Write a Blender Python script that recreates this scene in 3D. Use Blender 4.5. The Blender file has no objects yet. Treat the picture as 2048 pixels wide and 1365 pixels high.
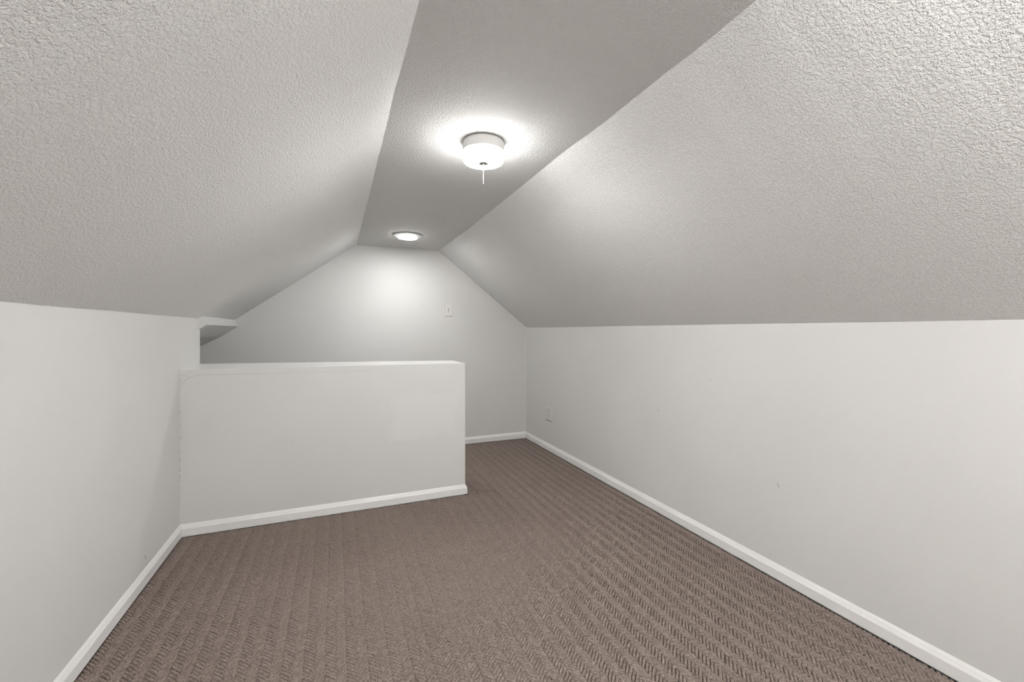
import bpy, bmesh, math, random
import numpy as np
from mathutils import Vector

random.seed(7)
RNG = np.random.default_rng(7)
S = bpy.context.scene
COL = S.collection
PI = math.pi

# ------------------------------------------------------------------ camera, world, lights, exposure
CAM_H = 1.12
cd = bpy.data.cameras.new('camera')
cam = bpy.data.objects.new('camera', cd)
COL.objects.link(cam)
cam.location = (0, 0, CAM_H)
cam.rotation_euler = (math.radians(90), 0, math.radians(-22.409))
cd.sensor_width = 36.0
cd.lens = 854.35 / 2048 * 36
cd.shift_y = -(682.5 - 662.9) / 2048
cd.clip_start = 0.02
S.camera = cam

w = bpy.data.worlds.new('world')
S.world = w
w.use_nodes = True
w.node_tree.nodes['Background'].inputs[0].default_value = (1, 1, 1, 1)
w.node_tree.nodes['Background'].inputs[1].default_value = 0.0

S.view_settings.view_transform = 'Standard'
S.view_settings.look = 'None'
S.view_settings.exposure = 0.0
S.view_settings.gamma = 1.0
S.view_settings.use_curve_mapping = False

LAMP_NEAR = 210.0        # radiance of the lit drum shade
LAMP_FAR = 144.0         # radiance of the lit disc light
LAMP_REAR = 60.5        # watts of the attic's third ceiling lamp, behind the camera
LIGHT_COLOR = (1.0, 0.996, 0.983)


def rear_lamp(name, loc, watts, radius):
    ld = bpy.data.lights.new(name, 'POINT')
    ld.energy = watts
    ld.shadow_soft_size = radius
    ld.color = LIGHT_COLOR
    o = bpy.data.objects.new(name, ld)
    o.location = loc
    COL.objects.link(o)
    return o


rear_lamp('rear_ceiling_lamp', (0.55, -0.40, 1.82), LAMP_REAR, 0.08)


# ------------------------------------------------------------------ material helpers
class NT:
    def __init__(self, name):
        self.m = bpy.data.materials.new(name)
        self.m.use_nodes = True
        self.t = self.m.node_tree
        self.b = self.t.nodes['Principled BSDF']

    def n(self, kind, **kw):
        o = self.t.nodes.new(kind)
        for k, v in kw.items():
            setattr(o, k, v)
        return o

    def l(self, a, b):
        self.t.links.new(a, b)

    def pos(self):
        return self.n('ShaderNodeNewGeometry').outputs['Position']

    def noise(self, vec, scale, detail=2.0, rough=0.5):
        o = self.n('ShaderNodeTexNoise')
        self.l(vec, o.inputs['Vector'])
        o.inputs['Scale'].default_value = scale
        o.inputs['Detail'].default_value = detail
        o.inputs['Roughness'].default_value = rough
        return o.outputs['Fac']

    def ramp(self, fac, stops):
        o = self.n('ShaderNodeValToRGB')
        e = o.color_ramp.elements
        while len(e) < len(stops):
            e.new(0.5)
        for q, (p, c) in zip(e, stops):
            q.position = p
            q.color = (*c, 1) if hasattr(c, '__len__') else (c, c, c, 1)
        self.l(fac, o.inputs['Fac'])
        return o.outputs['Color']

    def math(self, op, a, b=None, c=None):
        o = self.n('ShaderNodeMath', operation=op)
        for i, v in enumerate((a, b, c)):
            if v is None:
                continue
            if isinstance(v, (int, float)):
                o.inputs[i].default_value = v
            else:
                self.l(v, o.inputs[i])
        return o.outputs[0]

    def mixc(self, fac, a, b):
        o = self.n('ShaderNodeMix', data_type='RGBA')
        for i, v in ((0, fac), (6, a), (7, b)):
            if isinstance(v, (int, float)):
                o.inputs[i].default_value = v
            elif isinstance(v, tuple):
                o.inputs[i].default_value = (*v, 1)
            else:
                self.l(v, o.inputs[i])
        return o.outputs[2]

    def bump(self, h, dist, strength=1.0, prev=None):
        o = self.n('ShaderNodeBump')
        o.inputs['Distance'].default_value = dist
        o.inputs['Strength'].default_value = strength
        self.l(h, o.inputs['Height'])
        if prev is not None:
            self.l(prev, o.inputs['Normal'])
        return o.outputs['Normal']


def set_base(k, color, rough, spec=0.35):
    k.b.inputs['Roughness'].default_value = rough
    k.b.inputs['Specular IOR Level'].default_value = spec
    if isinstance(color, tuple):
        k.b.inputs['Base Color'].default_value = (*color, 1)
    else:
        k.l(color, k.b.inputs['Base Color'])


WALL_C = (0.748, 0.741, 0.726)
CEIL_C = (0.790, 0.784, 0.770)  # slopes' paint, darkened to stand in for weaker light on the flat strip
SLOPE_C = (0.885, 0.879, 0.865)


def wall_paint(name, c, patches=False):
    k = NT(name)
    p = k.pos()
    f = k.noise(p, 1.7, 4, 0.55)
    c2 = tuple(v * 0.965 for v in c)
    col = k.mixc(k.ramp(f, [(0.35, 0.0), (0.65, 1.0)]), c, c2)
    if patches:
        # brushed-on repair patch of slightly lighter, shinier paint near the free end of the half wall
        sep = k.n('ShaderNodeSeparateXYZ')
        k.l(p, sep.inputs[0])
        wob = k.math('MULTIPLY', k.math('SUBTRACT', k.noise(p, 16, 3), 0.5), 0.16)
        dx = k.math('ABSOLUTE', k.math('SUBTRACT', k.math('ADD', sep.outputs[0], wob), 0.555))
        dz = k.math('ABSOLUTE', k.math('SUBTRACT', k.math('ADD', sep.outputs[2], wob), 0.56))
        d = k.math('MAXIMUM', k.math('DIVIDE', dx, 0.24), k.math('DIVIDE', dz, 0.17))
        mask = k.ramp(d, [(0.78, 1.0), (1.0, 0.0)])
        col = k.mixc(mask, col, tuple(v * 1.018 for v in c))
    set_base(k, col, 0.55, 0.30)
    k.l(k.bump(k.noise(p, 260, 2), 0.0006, 0.5), k.b.inputs['Normal'])
    return k.m


def knockdown(name, c, amount=1.0):
    """Sprayed and trowelled drywall texture: irregular flat-topped blobs with steep rims."""
    k = NT(name)
    p = k.pos()
    warp = k.n('ShaderNodeTexNoise')
    k.l(p, warp.inputs['Vector'])
    warp.inputs['Scale'].default_value = 85
    warp.inputs['Detail'].default_value = 2
    v = k.n('ShaderNodeVectorMath', operation='MULTIPLY_ADD')
    k.l(warp.outputs['Color'], v.inputs[0])
    v.inputs[1].default_value = (0.006, 0.006, 0.006)
    k.l(p, v.inputs[2])
    a = k.noise(v.outputs[0], 140, 2.5, 0.6)
    h1 = k.ramp(a, [(0.43, 0.0), (0.55, 1.0)])
    b = k.noise(v.outputs[0], 290, 2.0, 0.5)
    h2 = k.ramp(b, [(0.50, 0.0), (0.62, 1.0)])
    hh = k.math('ADD', k.math('MULTIPLY', h1, 1.0), k.math('MULTIPLY', h2, 0.45))
    fine = k.noise(p, 620, 2)
    hh = k.math('ADD', hh, k.math('MULTIPLY', fine, 0.25))
    f = k.noise(p, 1.3, 3)
    col = k.mixc(f, c, tuple(x * 0.98 for x in c))
    set_base(k, col, 0.75, 0.10)
    k.l(k.bump(hh, 0.00125 * amount, 1.0), k.b.inputs['Normal'])
    return k.m


def simple(name, color, rough, spec=0.4, metallic=0.0, bump=None):
    k = NT(name)
    p = k.pos()
    f = k.noise(p, 9, 3)
    set_base(k, k.mixc(f, color, tuple(v * 0.95 for v in color)), rough, spec)
    k.b.inputs['Metallic'].default_value = metallic
    if bump:
        k.l(k.bump(k.noise(p, bump[0], 2), bump[1], 0.6), k.b.inputs['Normal'])
    return k.m


def glow(name, down, side):
    """Opal diffuser: full radiance at the bottom face, side wall dimmed to curb ceiling glow."""
    k = NT(name)
    set_base(k, (0.85, 0.85, 0.83), 0.25, 0.5)
    f = k.noise(k.pos(), 30, 1)
    e = k.mixc(f, LIGHT_COLOR, tuple(v * 0.985 for v in LIGHT_COLOR))
    k.l(e, k.b.inputs['Emission Color'])
    sep = k.n('ShaderNodeSeparateXYZ')
    k.l(k.n('ShaderNodeNewGeometry').outputs['Normal'], sep.inputs[0])
    t = k.math('MAXIMUM', k.math('MULTIPLY', sep.outputs[2], -1.0), 0.0)
    k.l(k.math('ADD', k.math('MULTIPLY', t, down - side), side), k.b.inputs['Emission Strength'])
    return k.m


def carpet_mat():
    k = NT('carpet_yarn')
    p = k.pos()
    vo = k.n('ShaderNodeTexVoronoi')
    k.l(p, vo.inputs['Vector'])
    vo.inputs['Scale'].default_value = 230
    big = k.noise(p, 2.4, 4, 0.6)
    mid = k.noise(p, 120, 2, 0.6)
    base = k.mixc(k.ramp(big, [(0.35, 0.0), (0.65, 1.0)]), (0.255, 0.203, 0.177), (0.275, 0.223, 0.196))
    sepc = k.n('ShaderNodeSeparateColor')
    k.l(vo.outputs['Color'], sepc.inputs[0])
    yarn = k.math('ADD', k.math('MULTIPLY', sepc.outputs[0], 0.7), k.math('MULTIPLY', mid, 0.3))
    fleck = k.ramp(yarn, [(0.12, (0.112, 0.083, 0.071)), (0.42, (0.262, 0.211, 0.186)), (0.85, (0.450, 0.380, 0.345))])
    col = k.mixc(0.38, base, fleck)
    set_base(k, col, 0.95, 0.1)
    h = k.ramp(vo.outputs['Distance'], [(0.0, 1.0), (0.62, 0.0)])
    k.l(k.bump(h, 0.0022, 1.0), k.b.inputs['Normal'])
    return k.m


M = {
    'wall': wall_paint('wall_paint', WALL_C),
    'half': wall_paint('half_wall_paint', WALL_C, True),
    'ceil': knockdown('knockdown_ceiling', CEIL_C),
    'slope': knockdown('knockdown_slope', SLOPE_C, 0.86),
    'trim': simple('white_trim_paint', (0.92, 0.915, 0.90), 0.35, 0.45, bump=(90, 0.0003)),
    'carpet': carpet_mat(),
    'sub': simple('subfloor', (0.055, 0.045, 0.04), 0.9, 0.1),
    'canopy': simple('white_enamel', (0.66, 0.65, 0.63), 0.4, 0.4),
    'nickel': simple('brushed_nickel', (0.27, 0.265, 0.25), 0.55, 0.3, 0.2),
    'chain': simple('pale_chain', (0.86, 0.85, 0.82), 0.4, 0.5),
    'glow_near': glow('lit_drum_glass', LAMP_NEAR, LAMP_NEAR * 0.150),
    'glow_far': glow('lit_disc_lens', LAMP_FAR, LAMP_FAR * 0.08),
    'plate': simple('white_plate_plastic', (0.78, 0.77, 0.74), 0.35, 0.5),
    'wallplate': simple('painted_over_plate', (0.63, 0.61, 0.575), 0.45, 0.4),
    'slot': simple('dark_slot', (0.05, 0.048, 0.045), 0.6, 0.3),
    'crack': simple('hairline_crack', (0.57, 0.56, 0.54), 0.8, 0.1),
    'scuff': simple('scuff_mark', (0.30, 0.285, 0.27), 0.8, 0.1),
    'gap': simple('caulk_gap', (0.10, 0.095, 0.09), 0.9, 0.1),
}


# ------------------------------------------------------------------ geometry helpers
def obj(name, bm, m, parent=None, smooth=False, loc=None):
    me = bpy.data.meshes.new(name)
    bmesh.ops.recalc_face_normals(bm, faces=bm.faces[:])
    bm.to_mesh(me)
    bm.free()
    if smooth:
        for p in me.polygons:
            p.use_smooth = True
    me.materials.append(m)
    o = bpy.data.objects.new(name, me)
    COL.objects.link(o)
    if parent:
        o.parent = parent
    if loc:
        o.location = loc
    return o


def tag(o, label, cat, group=None, kind=None):
    if label:
        o['label'] = label
    if cat:
        o['category'] = cat
    if group:
        o['group'] = group
    if kind:
        o['kind'] = kind
    return o


def empty(name, loc):
    o = bpy.data.objects.new(name, None)
    o.empty_display_size = 0.05
    o.location = loc
    COL.objects.link(o)
    return o


def add_box(bm, lo, hi, bevel=0.0, seg=2):
    ret = bmesh.ops.create_cube(bm, size=1.0)
    vs = ret['verts']
    for v in vs:
        v.co = Vector([lo[i] + (v.co[i] + 0.5) * (hi[i] - lo[i]) for i in range(3)])
    if bevel:
        es = list({e for v in vs for e in v.link_edges})
        bmesh.ops.bevel(bm, geom=es, offset=bevel, segments=seg, affect='EDGES', profile=0.5)


def add_prism(bm, pts, off):
    """Closed prism: polygon pts and the same polygon moved by off."""
    off = Vector(off)
    a = [bm.verts.new(p) for p in pts]
    b = [bm.verts.new(Vector(p) + off) for p in pts]
    bm.faces.new(a)
    bm.faces.new(b[::-1])
    n = len(a)
    for i in range(n):
        bm.faces.new((a[i], b[i], b[(i + 1) % n], a[(i + 1) % n]))


def add_sheet(bm, rows, off):
    """Slab from a grid of points (rows of equal length) thickened by off."""
    off = Vector(off)
    F = [[bm.verts.new(p) for p in r] for r in rows]
    B = [[bm.verts.new(Vector(p) + off) for p in r] for r in rows]
    R, C = len(F), len(F[0])
    for i in range(R - 1):
        for j in range(C - 1):
            bm.faces.new((F[i][j], F[i][j + 1], F[i + 1][j + 1], F[i + 1][j]))
            bm.faces.new((B[i][j], B[i + 1][j], B[i + 1][j + 1], B[i][j + 1]))
    for j in range(C - 1):
        for i in (0, R - 1):
            bm.faces.new((F[i][j], B[i][j], B[i][j + 1], F[i][j + 1]))
    for i in range(R - 1):
        for j in (0, C - 1):
            bm.faces.new((F[i][j], F[i + 1][j], B[i + 1][j], B[i][j]))


def add_lathe(bm, prof, c=(0, 0, 0), n=48):
    rings = []
    for r, z in prof:
        if r < 1e-6:
            rings.append([bm.verts.new((c[0], c[1], c[2] + z))])
        else:
            rings.append([bm.verts.new((c[0] + r * math.cos(2 * PI * i / n), c[1] + r * math.sin(2 * PI * i / n), c[2] + z)) for i in range(n)])
    for a, b in zip(rings, rings[1:]):
        for i in range(n):
            j = (i + 1) % n
            if len(a) == 1 and len(b) == 1:
                continue
            if len(a) == 1:
                bm.faces.new((a[0], b[j], b[i]))
            elif len(b) == 1:
                bm.faces.new((a[i], a[j], b[0]))
            else:
                bm.faces.new((a[i], a[j], b[j], b[i]))


def smooth_by_angle(o, deg=35):
    me = o.data
    for p in me.polygons:
        p.use_smooth = True
    bm = bmesh.new()
    bm.from_mesh(me)
    lim = math.radians(deg)
    for e in bm.edges:
        if len(e.link_faces) == 2 and e.calc_face_angle(0) > lim:
            e.smooth = False
    bm.to_mesh(me)
    bm.free()


# ------------------------------------------------------------------ measurements of the attic (metres)
XL, XR = -0.7841, 1.8456            # knee walls
YB = -2.30                           # rear of the room, behind the camera
YF0, AF = 4.0916, math.tan(math.radians(-0.2057))
YH, AH = 2.8349, math.tan(math.radians(0.2059))
ZC = 1.8992                          # flat ceiling
ZL, ZR = 1.1958, 1.1546              # knee wall heights
XEND, TH = 0.8224, 0.3666            # free end and depth of the half wall
BBT, BBH = 0.0119, 0.068             # baseboard


def yfar(x): return YF0 + AF * (x - XR)
def yhalf(x): return YH + AH * (x - XL)


def interp(y, tab):
    ys = [t[0] for t in tab]
    return float(np.interp(y, ys, [t[1] for t in tab]))


CL = [(-2.3, .181), (1.0, .1812), (1.12, .1805), (1.26, .1799), (1.417, .1758), (1.58, .177), (1.81, .1774), (2.04, .176), (2.43, .1762), (3.05, .1741), (4.2, .1719)]
CR = [(-2.3, .914), (.71, .9131), (.86, .9224), (1.02, .9194), (1.333, .9251), (1.62, .9153), (2.16, .9233), (3.15, .9350), (4.12, .9216), (4.3, .9216)]
ZRT = [(-2.3, 1.154), (.58, 1.1542), (.92, 1.1533), (1.58, 1.1552), (2.34, 1.1559), (3.55, 1.1545), (3.95, 1.157), (4.08, 1.162), (4.3, 1.163)]
ZLT = [(-2.3, 1.195), (1.5, 1.1954), (1.76, 1.1941), (2.1, 1.1969), (2.48, 1.1962), (3.2, 1.199), (4.3, 1.199)]
YS = [YB + (4.13 - YB) * i / 260 for i in range(261)]
JL = np.convolve(RNG.normal(0, 1, 265), np.ones(3) / 3, 'same')
JR = np.convolve(RNG.normal(0, 1, 265), np.ones(3) / 3, 'same')


def edge_l(i): return Vector((interp(YS[i], CL) + 0.0012 * JL[i], YS[i], ZC))
def edge_r(i): return Vector((interp(YS[i], CR) + 0.0014 * JR[i], YS[i], ZC))


# ------------------------------------------------------------------ structure
N = len(YS)
bm = bmesh.new()
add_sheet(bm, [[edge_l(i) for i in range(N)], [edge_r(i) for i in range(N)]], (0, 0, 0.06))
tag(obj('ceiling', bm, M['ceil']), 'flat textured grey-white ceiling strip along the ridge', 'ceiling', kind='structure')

bm = bmesh.new()
add_sheet(bm, [[edge_l(i) for i in range(N)],
               [Vector((XL + 0.019, YS[i], interp(YS[i], ZLT) + 0.0139)) for i in range(N)],
               [Vector((XL, YS[i], interp(YS[i], ZLT))) for i in range(N)]], (-0.037, 0, 0.05))
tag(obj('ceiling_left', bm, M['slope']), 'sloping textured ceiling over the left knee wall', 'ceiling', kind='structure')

bm = bmesh.new()
add_sheet(bm, [[edge_r(i) for i in range(N)], [Vector((XR, YS[i], interp(YS[i], ZRT))) for i in range(N)]], (0.038, 0, 0.05))
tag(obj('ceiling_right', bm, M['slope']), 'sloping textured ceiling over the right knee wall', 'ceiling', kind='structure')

# the ceiling over the stairs drops by the thickness of one furring layer, then breaks to shallower pitches
bm = bmesh.new()
yA, yB_ = 3.18, 4.10
prof = [(-0.7622, 1.2110), (-0.7447, 1.1605), (-0.8554, 1.0791), (-0.905, 1.115), (-0.812, 1.235)]
add_prism(bm, [Vector((x, yA, z)) for x, z in prof], (0, yB_ - yA, 0))
o = obj('ceiling_stair', bm, M['slope'])
o.data.materials.append(M['wall'])
for p in o.data.polygons:
    if p.normal.x > 0.8 or abs(p.normal.y) > 0.9:
        p.material_index = 1        # the step face and its end are smooth painted drywall
tag(o, 'lowered sloping textured ceiling with a step face over the stair opening', 'ceiling', kind='structure')
bm = bmesh.new()
add_prism(bm, [Vector((-0.8554, yA, 1.0800)), Vector((-0.8554, 4.10, 1.0800)), Vector((-1.60, 4.10, 0.66)), Vector((-1.60, yA, 0.66))], (0, 0, 0.05))
tag(obj('ceiling_stairwell', bm, M['wall']), 'dim lower ceiling descending over the stairs behind the half wall', 'ceiling', kind='structure')

# walls
bm = bmesh.new()
add_sheet(bm, [[Vector((XR, y, -0.03)) for y in YS], [Vector((XR, y, interp(y, ZRT) + 0.004)) for y in YS]], (0.08, 0, 0))
wall_right = tag(obj('wall_right', bm, M['wall']), 'low grey-white knee wall along the right side', 'wall', kind='structure')

bm = bmesh.new()
ysl = [y for y in YS if y < 3.205] + [3.2081]
add_sheet(bm, [[Vector((XL, y, -0.03)) for y in ysl], [Vector((XL, y, interp(y, ZLT) + 0.004)) for y in ysl]], (-0.09, 0, 0))
wall_left = tag(obj('wall_left', bm, M['wall']), 'low grey-white knee wall along the left side', 'wall', kind='structure')

bm = bmesh.new()
add_prism(bm, [(-1.9, yfar(-1.9), -1.9), (XR + 0.05, yfar(XR), -1.9), (XR + 0.05, yfar(XR), 1.19), (0.95, yfar(1), 1.93), (0.15, yfar(0), 1.93), (-0.80, yfar(-.8), 1.235), (-1.9, yfar(-1.9), 0.9)], (0, 0.09, 0))
tag(obj('wall_far', bm, M['wall']), 'grey-white gable end wall beyond the half wall', 'wall', kind='structure')

bm = bmesh.new()
add_prism(bm, [(XL - 0.05, YB, -0.03), (XR + 0.05, YB, -0.03), (XR + 0.05, YB, 1.19), (0.95, YB, 1.93), (0.15, YB, 1.93), (XL - 0.05, YB, 1.22)], (0, -0.09, 0))
tag(obj('wall_rear', bm, M['wall']), 'gable end wall behind the camera', 'wall', kind='structure')

# half wall: a thick drywall-wrapped balustrade whose top is not quite level
bm = bmesh.new()
hz = {'fl': 0.9077, 'fr': 0.9000, 'bl': 0.9168, 'br': 0.8965}
NX = 24
front, top, back = [], [], []
xs = [XL + (XEND - XL) * i / NX for i in range(NX + 1)]
rows = [[], [], [], []]
for i, x in enumerate(xs):
    t = i / NX
    y0 = yhalf(x)
    zf = hz['fl'] * (1 - t) + hz['fr'] * t
    zb = hz['bl'] * (1 - t) + hz['br'] * t
    rows[0].append(bm.verts.new((x, y0, -0.02)))
    rows[1].append(bm.verts.new((x, y0, zf)))
    rows[2].append(bm.verts.new((x, 3.2081 - 0.0235 * t, zb)))
    rows[3].append(bm.verts.new((x, 3.2081 - 0.0235 * t, -0.40)))
for i in range(NX):
    for a, b in ((0, 1), (1, 2), (2, 3), (3, 0)):
        bm.faces.new((rows[a][i], rows[a][i + 1], rows[b][i + 1], rows[b][i]))
for i in (0, NX):
    bm.faces.new([r[i] for r in rows])
es = [e for e in bm.edges if abs(e.verts[0].co.z - e.verts[1].co.z) < 0.02 and e.verts[0].co.z > 0.8 and e.verts[0].co.y == e.verts[1].co.y or
      (abs(e.verts[0].co.z - e.verts[1].co.z) < 0.03 and min(v.co.z for v in e.verts) > 0.8 and len(e.link_faces) == 2 and e.calc_face_angle(0) > 1.0) or
      (all(abs(v.co.x - XEND) < 1e-4 for v in e.verts) and e.calc_face_angle(0) > 1.0)]
bmesh.ops.bevel(bm, geom=es, offset=0.003, segments=2, affect='EDGES', profile=0.5)
wall_half = obj('wall_half', bm, M['half'])
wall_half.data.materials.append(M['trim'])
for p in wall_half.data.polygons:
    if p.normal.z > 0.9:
        p.material_index = 1  # top face in lighter paint than the sides, standing in for lamplight
tag(wall_half, 'waist-high grey-white half wall guarding the stairs', 'wall', kind='structure')

# floor slab with the stair opening and the steps going down to the left behind the half wall
bm = bmesh.new()
XS = 0.46
add_box(bm, (XL - 0.1, YB - 0.05, -0.14), (XR + 0.06, 3.19, -0.011))
add_box(bm, (XS, 3.19, -0.14), (XR + 0.06, 4.14, -0.011))
for i in range(6):
    x1 = XS - 0.25 * i
    add_box(bm, (x1 - 0.26, 3.19, -0.20 * (i + 1) - 0.16), (x1, 4.12, -0.20 * (i + 1)))
    add_box(bm, (x1 - 0.02, 3.19, -0.20 * (i + 1) - 0.01), (x1, 4.12, -0.20 * i - 0.012))
add_box(bm, (-1.95, 3.19, -1.5), (-1.04, 4.12, -1.36))
tag(obj('floor', bm, M['sub']), 'dark subfloor under the carpet and down the stairs', 'floor', kind='structure')
bm = bmesh.new()
add_box(bm, (-1.96, 3.10, -1.5), (-1.90, 4.15, 0.95))
add_box(bm, (-1.95, 3.10, -1.5), (XL - 0.085, 3.20, 1.05))
add_box(bm, (XL - 0.085, 3.10, -1.5), (XS, 3.18, -0.13))
tag(obj('wall_stairwell', bm, M['wall']), 'plain wall closing the stairwell behind the left knee wall', 'wall', kind='structure')

# ------------------------------------------------------------------ carpet: chevron ridges of loop pile, real relief
HALF, PITCH = 0.0338, 0.0163          # half-column width, ridge pitch along the room
RISE = HALF * 1.0                     # each ridge rises at 45 degrees
QS = np.array([0, 0.065, 0.155, 0.34, 0.66, 0.845, 0.935, 1.0])    # samples across one ridge
SS = np.array([0, 0.05, 0.16, 0.38, 0.62, 0.84, 0.95, 1.0])    # samples along one ridge
ZQ = np.array([0, 0.46, 0.93, 1.0, 1.0, 0.93, 0.46, 0])
K, L = len(QS), len(SS)
DEPTH = 0.0100


def carpet_patch(x0, x1, y0, y1):
    cols = np.arange(math.floor((x0 - 0.005) / HALF), math.ceil(x1 / HALF) + 1)
    js = np.arange(math.floor((y0 - RISE) / PITCH) - 1, math.ceil((y1 + RISE) / PITCH) + 1)
    cc, jj = np.meshgrid(cols, js, indexing='ij')
    cc, jj = cc.ravel(), jj.ravel()
    n = len(cc)
    s = SS[None, :, None]
    q = QS[None, None, :]
    sign = np.where(cc % 2 == 0, 1.0, -1.0)[:, None, None]
    off = np.where(cc % 2 == 0, 0.0, RISE)[:, None, None]
    x = (cc[:, None, None] + s) * HALF + 0 * q
    y = jj[:, None, None] * PITCH + off + sign * RISE * s + q * PITCH
    prof = ZQ[None, None, :]
    ends = 1.0 - 0.30 * np.abs(2 * s - 1) ** 10
    z = -DEPTH + DEPTH * prof * ends + 0.0006 * RNG.normal(0, 1, (n, L, K)) * (prof > 0.2) + 0.0006 * RNG.normal(0, 1, (n, 1, 1))
    y = y + 0.0006 * RNG.normal(0, 1, (n, L, 1))
    keep = (x.max((1, 2)) > x0) & (x.min((1, 2)) < x1) & (y.max((1, 2)) > y0) & (y.min((1, 2)) < y1)
    x, y, z = x[keep], y[keep], z[keep]
    x = np.clip(x, x0, x1)
    y = np.clip(y, y0, y1)
    n = len(x)
    V = np.stack([x, y, z], -1).reshape(-1, 3)
    base = (np.arange(n) * L * K)[:, None, None]
    a = base + (np.arange(L - 1) * K)[None, :, None] + np.arange(K - 1)[None, None, :]
    F = np.stack([a, a + K, a + K + 1, a + 1], -1).reshape(-1, 4)
    return V, F


parts = [carpet_patch(XL + BBT + 0.001, XR - BBT - 0.0035, 0.25, yhalf(0) - BBT - 0.001),
         carpet_patch(XEND + BBT + 0.001, XR - BBT - 0.0035, yhalf(0) - BBT - 0.001, 3.19),
         carpet_patch(XS, XR - BBT - 0.0035, 3.19, yfar(1.4) - BBT - 0.001)]
flat = np.array([[XL + BBT, YB, -0.0015], [XR - BBT, YB, -0.0015], [XR - BBT, 0.25, -0.0015], [XL + BBT, 0.25, -0.0015]])
parts.append((flat, np.array([[0, 1, 2, 3]])))
Vs, Fs, o = [], [], 0
for V, F in parts:
    Vs.append(V)
    Fs.append(F + o)
    o += len(V)
V = np.concatenate(Vs)
F = np.concatenate(Fs)
me = bpy.data.meshes.new('carpet')
me.vertices.add(len(V))
me.vertices.foreach_set('co', V.astype(np.float32).ravel())
me.loops.add(F.size)
me.loops.foreach_set('vertex_index', F.astype(np.int32).ravel())
me.polygons.add(len(F))
me.polygons.foreach_set('loop_start', np.arange(0, F.size, 4, dtype=np.int32))
me.polygons.foreach_set('use_smooth', np.ones(len(F), dtype=bool))
me.update(calc_edges=True)
me.validate()
me.materials.append(M['carpet'])
co = bpy.data.objects.new('carpet', me)
COL.objects.link(co)
tag(co, 'brown loop-pile carpet with herringbone ridges, fitted wall to wall', 'carpet', kind='stuff')

# ------------------------------------------------------------------ baseboards
PROF = [(0.0, 0.003), (BBT, 0.003), (BBT, 0.0435), (0.0112, 0.0455), (0.0066, 0.0555), (0.0066, 0.0572), (0.0052, 0.0585), (0.0016, 0.0660), (0.0, BBH)]


def baseboard(name, path, label, closed_ends=True):
    """path: floor points of the wall face, room on the left-hand side when walking along it; mitred at the corners."""
    bm = bmesh.new()
    P = [Vector((x, y)) for x, y in path]
    norms = []
    for a, b in zip(P, P[1:]):
        d = (b - a).normalized()
        norms.append(Vector((-d.y, d.x)))
    rings = []
    for i, p in enumerate(P):
        if i == 0:
            m = norms[0]
        elif i == len(P) - 1:
            m = norms[-1]
        else:
            m = (norms[i - 1] + norms[i]).normalized()
            m = m / max(0.2, m.dot(norms[i]))
        rings.append([bm.verts.new((p.x + m.x * t, p.y + m.y * t, z)) for t, z in PROF])
    for a, b in zip(rings, rings[1:]):
        for j in range(len(PROF)):
            k = (j + 1) % len(PROF)
            bm.faces.new((a[j], b[j], b[k], a[k]))
    bm.faces.new(rings[0])
    bm.faces.new(rings[-1])
    return tag(obj(name, bm, M['trim']), label, 'baseboard', kind='structure')


E_ = 0.0005
baseboard('baseboard_right', [(XR - E_, YB), (XR - E_, yfar(XR))], 'long white moulded baseboard along the right knee wall')
baseboard('baseboard_left', [(XL + E_, yhalf(XL)), (XL + E_, YB)], 'white moulded baseboard along the left knee wall')
baseboard('baseboard_half', [(XEND + E_, 3.1846), (XEND + E_, yhalf(XEND) - E_), (XL, yhalf(XL) - E_)], 'white moulded baseboard along the foot of the half wall')
baseboard('baseboard_far', [(XR, yfar(XR) - E_), (XS, yfar(XS) - E_)], 'short white moulded baseboard under the far gable wall')

# ------------------------------------------------------------------ hairline cracks and caulk gaps in the drywall


def strip(bm, pts, half, y0, nrm=0.0006):
    """A thin bead following pts (x, z) on the front of the half wall."""
    for (x0, z0), (x1, z1) in zip(pts, pts[1:]):
        d = Vector((x1 - x0, z1 - z0))
        n = Vector((-d.y, d.x)).normalized() * half
        quad = [(x0 + n.x, z0 + n.y), (x0 - n.x, z0 - n.y), (x1 - n.x, z1 - n.y), (x1 + n.x, z1 + n.y)]
        add_prism(bm, [(x, yhalf(x) - nrm, z) for x, z in quad], (0, nrm + 0.001, 0))


def half_pt(px, py):
    a = math.radians(22.409)
    X, Z = (px - 1024) / 854.35, -(py - 662.9) / 854.35
    d = (X * math.cos(a) + math.sin(a), -X * math.sin(a) + math.cos(a), Z)
    t = YH / d[1]
    return d[0] * t, CAM_H + d[2] * t


def crack(pts, half):
    bm = bmesh.new()
    strip(bm, [half_pt(*p) for p in pts], half, 0)
    return obj('crack', bm, M['crack'], wall_half)


crack([(361, 769), (368, 763), (376, 758), (384, 754), (393, 751), (400, 750), (420, 750.5), (445, 749.5), (480, 749), (520, 748)], 0.0012)
crack([(361, 751.5), (371, 751.5), (375, 754), (378, 757)], 0.0009)
crack([(520, 748), (640, 744.8), (740, 742.5)], 0.0006)
bm = bmesh.new()
for k in range(46):
    z = 0.12 + 0.76 * (k / 46) + random.uniform(-0.01, 0.01)
    if random.random() < 0.25:
        continue
    h = random.uniform(0.002, 0.010)
    wdt = random.uniform(0.0006, 0.0014)
    add_prism(bm, [(XL + 0.0004, yhalf(XL) - 0.0006, z), (XL + 0.0004 + wdt, yhalf(XL) - 0.0006, z), (XL + 0.0006 + wdt, yhalf(XL) - 0.0006, z + h), (XL + 0.0004, yhalf(XL) - 0.0006, z + h)], (0, 0.001, 0))
g = obj('caulk_gap', bm, M['gap'], wall_half)
g['kind'] = 'stuff'

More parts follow.
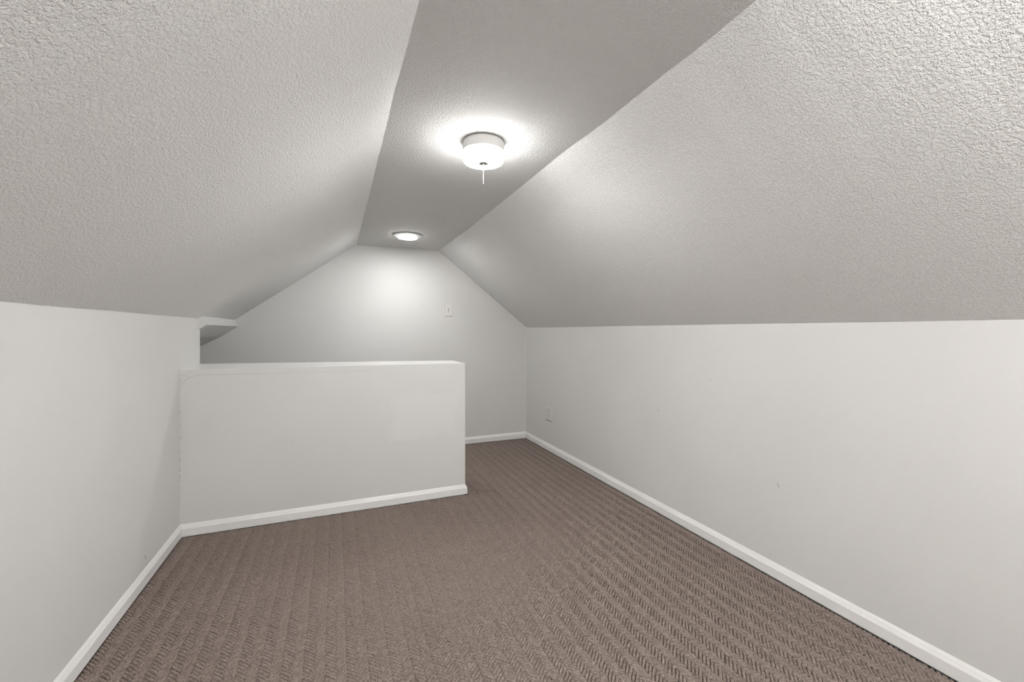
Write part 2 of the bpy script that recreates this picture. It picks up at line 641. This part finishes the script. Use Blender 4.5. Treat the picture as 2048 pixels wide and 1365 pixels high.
# scuffs and nail marks on the knee walls, the painted caulk bead in the far right corner
def scuff(wall, x, sgn, pts, half):
    bm = bmesh.new()
    for (y0, z0), (y1, z1) in zip(pts, pts[1:]):
        d = Vector((y1 - y0, z1 - z0))
        n = Vector((-d.y, d.x)).normalized() * half
        quad = [(y0 + n.x, z0 + n.y), (y0 - n.x, z0 - n.y), (y1 - n.x, z1 - n.y), (y1 + n.x, z1 + n.y)]
        add_prism(bm, [(x + sgn * 0.0005, y, z) for y, z in quad], (-sgn * 0.001, 0, 0))
    obj('scuff', bm, M['scuff'], wall)


scuff(wall_left, XL, 1, [(2.377, 0.125), (2.379, 0.104)], 0.0012)
scuff(wall_left, XL, 1, [(2.382, 0.085), (2.383, 0.079)], 0.0009)
scuff(wall_right, XR, -1, [(2.105, 0.632), (2.088, 0.628)], 0.0009)
scuff(wall_right, XR, -1, [(1.330, 0.432), (1.318, 0.412)], 0.0012)
scuff(wall_right, XR, -1, [(1.70, 0.866), (1.696, 0.860)], 0.0009)
bm = bmesh.new()
zs = np.linspace(BBH, 1.155, 40)
rings = []
for z in zs:
    r = 0.0032 + 0.0012 * RNG.normal()
    r = max(0.0012, r)
    rings.append([bm.verts.new((XR + 0.001, yfar(XR) + 0.001, z)), bm.verts.new((XR - 0.0006, yfar(XR) - r * 1.6, z)), bm.verts.new((XR - r, yfar(XR) - 0.0006, z))])
for a, b in zip(rings, rings[1:]):
    for q in range(3):
        bm.faces.new((a[q], a[(q + 1) % 3], b[(q + 1) % 3], b[q]))
obj('caulk_bead', bm, M['trim'], wall_right)

# ------------------------------------------------------------------ near pull-chain ceiling lamp
lx, ly = 0.561, 1.669
lamp = empty('ceiling_lamp', (lx, ly, ZC))
tag(lamp, 'round white drum ceiling lamp with a pull chain, nearer of the two', 'ceiling lamp')
bm = bmesh.new()
add_lathe(bm, [(0, -0.001), (0.070, -0.001), (0.070, -0.004), (0.0835, -0.0045), (0.0845, -0.0065), (0.0845, -0.043), (0.0825, -0.0445), (0, -0.0445)])
canopy = obj('canopy', bm, M['canopy'], lamp)
smooth_by_angle(canopy)
bm = bmesh.new()
pr = [(0.0, -0.0446), (0.0828, -0.0446), (0.0845, -0.046)]
for i in range(9):
    t = i / 8 * PI / 2
    pr.append((0.0675 + 0.017 * math.cos(t), -0.071 - 0.0165 * math.sin(t)))
pr += [(0.04, -0.0885), (0.0, -0.0885)]
add_lathe(bm, pr)
shade = obj('glass_shade', bm, M['glow_near'], lamp)
smooth_by_angle(shade)
shade['label'] = 'lit opal glass drum'
bm = bmesh.new()
add_lathe(bm, [(0, -0.0886), (0.0195, -0.0886), (0.0200, -0.0895), (0.0185, -0.0908), (0.006, -0.0912), (0.0022, -0.0918), (0.0018, -0.096), (0, -0.0965)], n=28)
fin = obj('finial', bm, M['nickel'], lamp)
smooth_by_angle(fin)
fin['label'] = 'small brushed grey metal finial disc'
bm = bmesh.new()
z = -0.0965
while z > -0.170:
    bmesh.ops.create_icosphere(bm, subdivisions=1, radius=0.0014, matrix=__import__('mathutils').Matrix.Translation((0.0, 0, z)))
    z -= 0.0029
add_lathe(bm, [(0, -0.0965), (0.0006, -0.0966), (0.0006, -0.170), (0, -0.1701)], n=6)
add_lathe(bm, [(0, -0.1695), (0.0014, -0.1700), (0.0016, -0.1725), (0, -0.1740)], n=10)
obj('pull_chain', bm, M['chain'], lamp, smooth=True)

# ------------------------------------------------------------------ far disc light
dx, dy = 0.537, 3.52
disc = empty('disc_light', (dx, dy, ZC))
tag(disc, 'low round disc light on the ceiling close to the far gable wall', 'ceiling lamp')
bm = bmesh.new()
add_lathe(bm, [(0, -0.0008), (0.113, -0.0008), (0.115, -0.003), (0.112, -0.008), (0.082, -0.0165), (0.078, -0.0165), (0, -0.0160)])
ring = obj('trim_ring', bm, M['canopy'], disc)
smooth_by_angle(ring)
bm = bmesh.new()
add_lathe(bm, [(0, -0.0166), (0.0755, -0.0166), (0.0755, -0.0225), (0.0725, -0.0255), (0.055, -0.0272), (0.03, -0.0282), (0, -0.0285)])
lens = obj('lens', bm, M['glow_far'], disc)
smooth_by_angle(lens)
lens['label'] = 'lit domed lens'

# ------------------------------------------------------------------ light switch on the far wall
sx, sz = 1.0168, 1.3255
sy = yfar(sx)
sw = empty('light_switch', (sx, sy, sz))
tag(sw, 'white single toggle light switch on the far gable wall', 'light switch')
bm = bmesh.new()
add_box(bm, (-0.0375, -0.0078, -0.058), (0.0375, 0.0, 0.058), 0.0024)
obj('cover_plate', bm, M['plate'], sw)
bm = bmesh.new()
add_box(bm, (-0.0055, -0.0083, -0.0125), (0.0055, -0.0070, 0.0125), 0.0004, 1)
obj('toggle_slot', bm, M['slot'], sw)
bm = bmesh.new()
add_prism(bm, [(-0.0044, -0.008, 0.006), (0.0044, -0.008, 0.006), (0.0044, -0.008, -0.004), (-0.0044, -0.008, -0.004)], (0, -0.013, -0.008))
obj('toggle', bm, M['plate'], sw)
for zz in (0.030, -0.030):
    bm = bmesh.new()
    bmesh.ops.create_cone(bm, cap_ends=True, segments=14, radius1=0.0034, radius2=0.003, depth=0.0016)
    for v in bm.verts:
        v.co = Vector((v.co.x, -0.0082 + v.co.z * 0.6, v.co.y + zz))
    obj('screw', bm, M['canopy'], sw)

# ------------------------------------------------------------------ two-gang blank plate on the right wall
py_, pz = 3.5567, 0.3465
bp = empty('blank_wall_plate', (XR, py_, pz))
tag(bp, 'wide blank cover plate low on the right knee wall near the corner', 'wall plate')
bm = bmesh.new()
add_box(bm, (-0.0115, -0.0590, -0.058), (0.0, 0.0590, 0.058), 0.0018)
obj('cover_plate', bm, M['wall'], bp)
for yy in (0.0245, -0.0245):
    for zz in (0.040, -0.040):
        bm = bmesh.new()
        bmesh.ops.create_cone(bm, cap_ends=True, segments=14, radius1=0.0036, radius2=0.0032, depth=0.0016)
        for v in bm.verts:
            v.co = Vector((-0.0119 + v.co.z * 0.6, v.co.x + yy, v.co.y + zz))
        obj('screw', bm, M['scuff'], bp)
